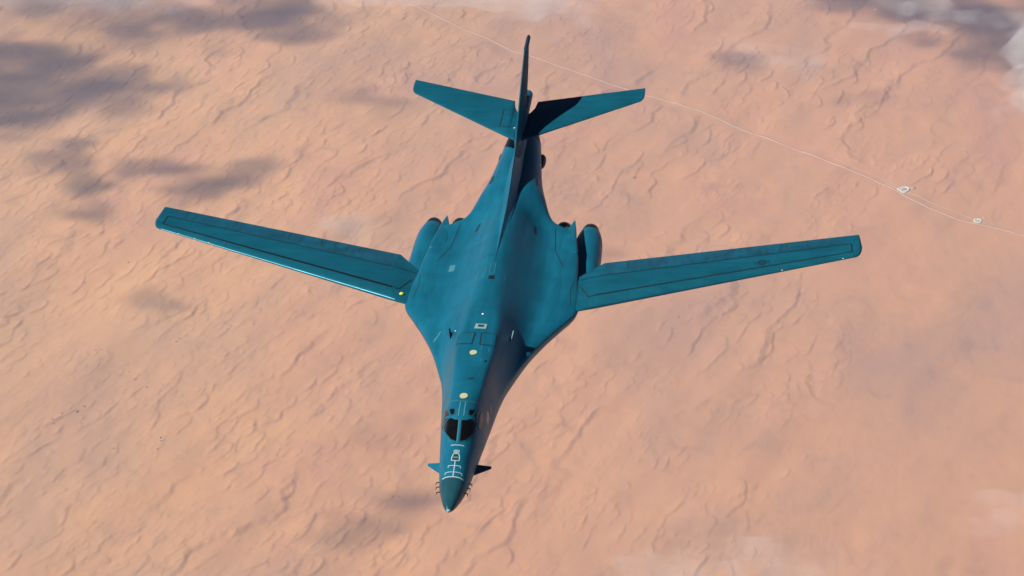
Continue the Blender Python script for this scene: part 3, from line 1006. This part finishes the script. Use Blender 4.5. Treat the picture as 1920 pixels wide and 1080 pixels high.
HUTWALL = plain('white_hut_wall', (.75, .74, .70), .7)
HUTROOF = plain('white_hut_roof', (.82, .82, .80), .5)
for (x, y, L, lab) in ((596, 14802, 9, 'tiny white hut on dark ground at the top right, left one'), (859, 14687, 7, 'tiny white hut on dark ground at the top right, right one'),
                       (-2401, 9861, 6, 'tiny white hut alone on open sand at the lower left')):
    root = bpy.data.objects.new('white_hut', None)
    COL.objects.link(root)
    root.location = (x, y, GZ + float(dunes(np.array([x]), np.array([y]))[0]))
    tag(root, lab, 'hut', 'tiny white huts scattered on the sand')
    a, b_, h = L / 2, L * .35, L * .4
    v = [(-a, -b_, -2), (a, -b_, -2), (a, b_, -2), (-a, b_, -2), (-a, -b_, h), (a, -b_, h), (a, b_, h), (-a, b_, h), (-a, 0, h * 1.5), (a, 0, h * 1.5)]
    new_obj('wall', v, [(0, 1, 5, 4), (1, 2, 6, 9, 5), (2, 3, 7, 6), (3, 0, 4, 8, 7), (3, 2, 1, 0)], HUTWALL, root, smooth=False)
    e, d_ = L * .06, .25
    v = [(-a - e, -b_ - e, h - .1), (a + e, -b_ - e, h - .1), (a + e, 0, h * 1.5 + .05), (-a - e, 0, h * 1.5 + .05), (a + e, b_ + e, h - .1), (-a - e, b_ + e, h - .1)]
    v = v + [(q[0], q[1], q[2] + d_) for q in v]
    new_obj('roof', v, [(6, 7, 8, 9), (9, 8, 10, 11), (3, 2, 1, 0), (5, 4, 2, 3), (0, 1, 7, 6), (4, 5, 11, 10), (0, 6, 9, 3), (3, 9, 11, 5), (1, 2, 8, 7), (2, 4, 10, 8)], HUTROOF, root, smooth=False)

# ------------------------------------------------------------------ desert shrubs (specks)
SHRUB = soil('shrub_leaves', (.085, .07, .05), .3, 1 / 3)
vv, ff = [], []
rs = random.Random(9)
pts = []
for _ in range(38):
    cx, cy = rs.uniform(-4200, 0), rs.uniform(8900, 13800)
    if rs.random() < .3: cx, cy = rs.uniform(-3300, -2300), rs.uniform(9800, 11200)
    for _ in range(rs.choice((1, 1, 2, 3, 5))):
        pts.append((cx + rs.gauss(0, 22), cy + rs.gauss(0, 34), rs.uniform(1.3, 3.2)))
zz = GZ + dunes(np.array([p[0] for p in pts]), np.array([p[1] for p in pts]))
for (x, y, r), z in zip(pts, zz):
    k = len(vv)
    for lv, (rr_, hz) in enumerate(((1.0, -.4), (1.15, .45), (.7, 1.0))):
        for i in range(7):
            a = 2 * math.pi * i / 7 + lv * .3
            q = r * rr_ * rs.uniform(.7, 1.25)
            vv.append((x + q * math.cos(a), y + q * math.sin(a), z + r * hz * rs.uniform(.8, 1.2)))
    vv.append((x, y, z + r * 1.2))
    for lv in range(2):
        for i in range(7):
            ff.append((k + lv * 7 + i, k + lv * 7 + (i + 1) % 7, k + lv * 7 + 7 + (i + 1) % 7, k + lv * 7 + 7 + i))
    for i in range(7): ff.append((k + 14 + i, k + 14 + (i + 1) % 7, k + 21))
tag(new_obj('desert_shrubs', vv, ff, SHRUB, smooth=False), 'scattered dark desert shrubs on the sand', kind='stuff')


# ------------------------------------------------------------------ clouds
def cloud_mat(name, dens, col=(1, 1, 1), g=-0.3):
    m = bpy.data.materials.new(name)
    m.use_nodes = True
    nt = m.node_tree
    nt.nodes.clear()
    out = nt.nodes.new('ShaderNodeOutputMaterial')
    pv = nt.nodes.new('ShaderNodeVolumePrincipled')
    pv.inputs['Color'].default_value = (*col, 1)
    pv.inputs['Density'].default_value = dens
    pv.inputs['Anisotropy'].default_value = g
    nt.links.new(pv.outputs[0], out.inputs['Volume'])
    return m


def cloud_sheet(name, lobes, z, thickmax, cell, mat, k, rough=.55, detail=1.0, soft=2.0, cut=.04):
    """one closed body of vapour: its thickness is a sum of soft lobes broken up by noise"""
    lx0 = min(l[0] - (1.6 if soft < 3 else 2.1) * max(l[2], l[3]) for l in lobes); lx1 = max(l[0] + (1.6 if soft < 3 else 2.1) * max(l[2], l[3]) for l in lobes)
    ly0 = min(l[1] - (1.6 if soft < 3 else 2.1) * max(l[2], l[3]) for l in lobes); ly1 = max(l[1] + (1.6 if soft < 3 else 2.1) * max(l[2], l[3]) for l in lobes)
    xs, ys_ = np.arange(lx0, lx1, cell), np.arange(ly0, ly1, cell)
    X, Y = np.meshgrid(xs, ys_)
    sc = cell * 14
    wx = sc * .5 * detail * (pnoise(X / sc, Y / sc, k) + .5 * pnoise(X / sc * 2.3, Y / sc * 2.3, k + 1))
    wy = sc * .5 * detail * (pnoise(X / sc, Y / sc, k + 2) + .5 * pnoise(X / sc * 2.3, Y / sc * 2.3, k + 3))
    T = np.zeros_like(X)
    for (cx, cy, rx, ry, amp, rot) in lobes:
        c_, s_ = math.cos(rot), math.sin(rot)
        dx, dy = X + wx - cx, Y + wy - cy
        q = ((dx * c_ + dy * s_) / rx) ** 2 + ((-dx * s_ + dy * c_) / ry) ** 2
        T = np.maximum(T, 0) + amp * np.clip(1 - q * (.55 if soft < 3 else .36), 0, None) ** soft
    nn = pnoise(X / sc * 1.4, Y / sc * 1.4, k + 4) + .5 * pnoise(X / sc * 3.1, Y / sc * 3.1, k + 5) + .3 * pnoise(X / sc * 6.3, Y / sc * 6.3, k + 6)
    T = np.clip(np.minimum(T, 1.3) * (1 + rough * nn) - cut, 0, None) * thickmax
    ny_, nx_ = T.shape
    keep = T > 0
    cell_on = keep[:-1, :-1] | keep[1:, :-1] | keep[:-1, 1:] | keep[1:, 1:]
    idt = -np.ones(T.shape, int); idb = idt.copy()
    used = np.zeros(T.shape, bool)
    used[:-1, :-1] |= cell_on; used[1:, :-1] |= cell_on; used[:-1, 1:] |= cell_on; used[1:, 1:] |= cell_on
    n = int(used.sum())
    idt[used] = np.arange(n)
    idb[used] = np.arange(n) + n
    hz = .06 * thickmax * pnoise(X / sc, Y / sc, k + 7)
    top = np.stack([X[used], Y[used], z + hz[used] + T[used] * .62 + .02], -1)
    bot = np.stack([X[used], Y[used], z + hz[used] - T[used] * .38 - .02], -1)
    f = []
    jj, ii = np.nonzero(cell_on)
    for j, i in zip(jj, ii):
        a, b_, c, d = idt[j, i], idt[j, i + 1], idt[j + 1, i + 1], idt[j + 1, i]
        f.append((a, b_, c, d)); f.append((a + n, d + n, c + n, b_ + n))

    pad = np.pad(cell_on, 1)
    for j, i in zip(jj, ii):
        J, I = j + 1, i + 1
        for (dj, di), (p0, p1) in (((-1, 0), ((j, i), (j, i + 1))), ((0, 1), ((j, i + 1), (j + 1, i + 1))), ((1, 0), ((j + 1, i + 1), (j + 1, i))), ((0, -1), ((j + 1, i), (j, i)))):
            if not pad[J + dj, I + di]:
                f.append((idt[p1], idt[p0], idb[p0], idb[p1]))
    o = new_obj(name, np.concatenate([top, bot]), f, mat, smooth=True)
    return o


# the cloud deck overhead, up-sun of the shadows it drops on the sand
ZC = 330.0
OX, OY = SUN.x / SUN.z * (ZC - GZ), SUN.y / SUN.z * (ZC - GZ)
shade = [(-3650, 13350, 560, 320, 1.3, .2), (-4200, 13050, 600, 340, 1.3, 0), (-3950, 13650, 420, 300, 1.1, 0), (-3250, 14250, 700, 260, .95, .05), (-2750, 14430, 360, 270, 1.1, 0), (-3900, 14600, 600, 260, 1.0, 0),
         (-4350, 13700, 330, 420, .9, 0), (-3431, 12434, 170, 170, 1.0, .4), (-3270, 12180, 150, 95, 1.0, .3), (-2860, 12394, 250, 140, 1.0, -.1), (-2560, 12360, 160, 115, 1.1, .2), (-3088, 11965, 115, 85, 1.0, .2),
         (-3900, 12650, 260, 90, .6, .1), (-1380, 9420, 260, 170, .75, .3), (-1560, 9977, 140, 110, .22, 0), (-155, 14097, 170, 170, .6, .2), (1050, 14800, 640, 330, 1.5, -.35),
         (1450, 14280, 460, 300, 1.6, -.5), (500, 14980, 380, 170, 1.5, -.1), (-2675, 11046, 120, 130, .5, 0), (-2004, 13337, 190, 130, .5, .3), (-658, 11702, 120, 90, .4, 0), (-1250, 11300, 130, 130, .35, 0),
         (-1900, 11900, 160, 110, .35, .4), (500, 13500, 120, 160, .35, .3)]
deck = cloud_sheet('cloud_deck', [(a + OX, b_ + OY, c, d * 1.35, e, r) for a, b_, c, d, e, r in shade], ZC, 120.0, 26.0, cloud_mat('cloud_vapour', .0078), 60, rough=.75, detail=1.15)
tag(deck, 'broken cloud deck high above the desert', kind='stuff')

# thin veils drifting between the camera and the sand
WZ = -2500.0
VEIL = cloud_mat('veil_vapour', .0055)
for nm, lobes, lab in (
        ('cloud_veil', [(-900, 6240, 190, 110, .9, 0), (-640, 6215, 170, 90, .8, .1), (-480, 6170, 110, 90, .45, 0)], 'thin white cloud veil across the top edge, left of the tail fin'),
        ('cloud_veil', [(-1600, 6170, 330, 130, .5, .05)], 'faint grey cloud veil at the top left corner'),
        ('cloud_veil', [(640, 6000, 75, 240, .8, -.1), (615, 5830, 62, 210, 1.1, 0), (420, 6210, 130, 55, .5, -.3), (330, 6100, 80, 40, .3, -.3)], 'bright white cloud veil at the top right corner'),
        ('cloud_veil', [(-810, 4960, 75, 80, .3, .2)], 'small faint cloud wisp behind the left wing'),
        ('cloud_veil', [(40, 3800, 150, 75, .3, 0), (-130, 3775, 60, 50, .25, 0)], 'faint cloud veil at the bottom edge right of the nose'),
        ('cloud_veil', [(450, 4030, 80, 75, .26, 0)], 'faint cloud wisp at the lower right edge'),
        ('cloud_veil', [(63, 5900, 90, 80, .16, -.3), (-60, 5960, 90, 70, .10, 0)], 'faint cloud wisp right of the right tailplane')):
    o = cloud_sheet(nm, lobes, WZ, 60.0, 5.0 if len(lobes) < 3 else 8.0, VEIL, int(abs(lobes[0][0])) % 50 + 80, rough=.75, detail=1.2, soft=3.5, cut=.0)
    tag(o, lab, 'cloud', 'thin cloud veils below the bomber')

# ------------------------------------------------------------------ haze
HX = 345000.0
z0, z1 = GZ - 60.0, 100.0
v = [(-HX, -HX, z0), (HX, -HX, z0), (HX, HX + 12000, z0), (-HX, HX + 12000, z0), (-HX, -HX, z1), (HX, -HX, z1), (HX, HX + 12000, z1), (-HX, HX + 12000, z1)]
hz = new_obj('haze', v, [(3, 2, 1, 0), (4, 5, 6, 7), (0, 1, 5, 4), (1, 2, 6, 5), (2, 3, 7, 6), (3, 0, 4, 7)], cloud_mat('haze_air', 2.1e-5, (.47, .63, 1.0), 0.0), smooth=False)
tag(hz, 'thin pale haze over the desert', kind='stuff')
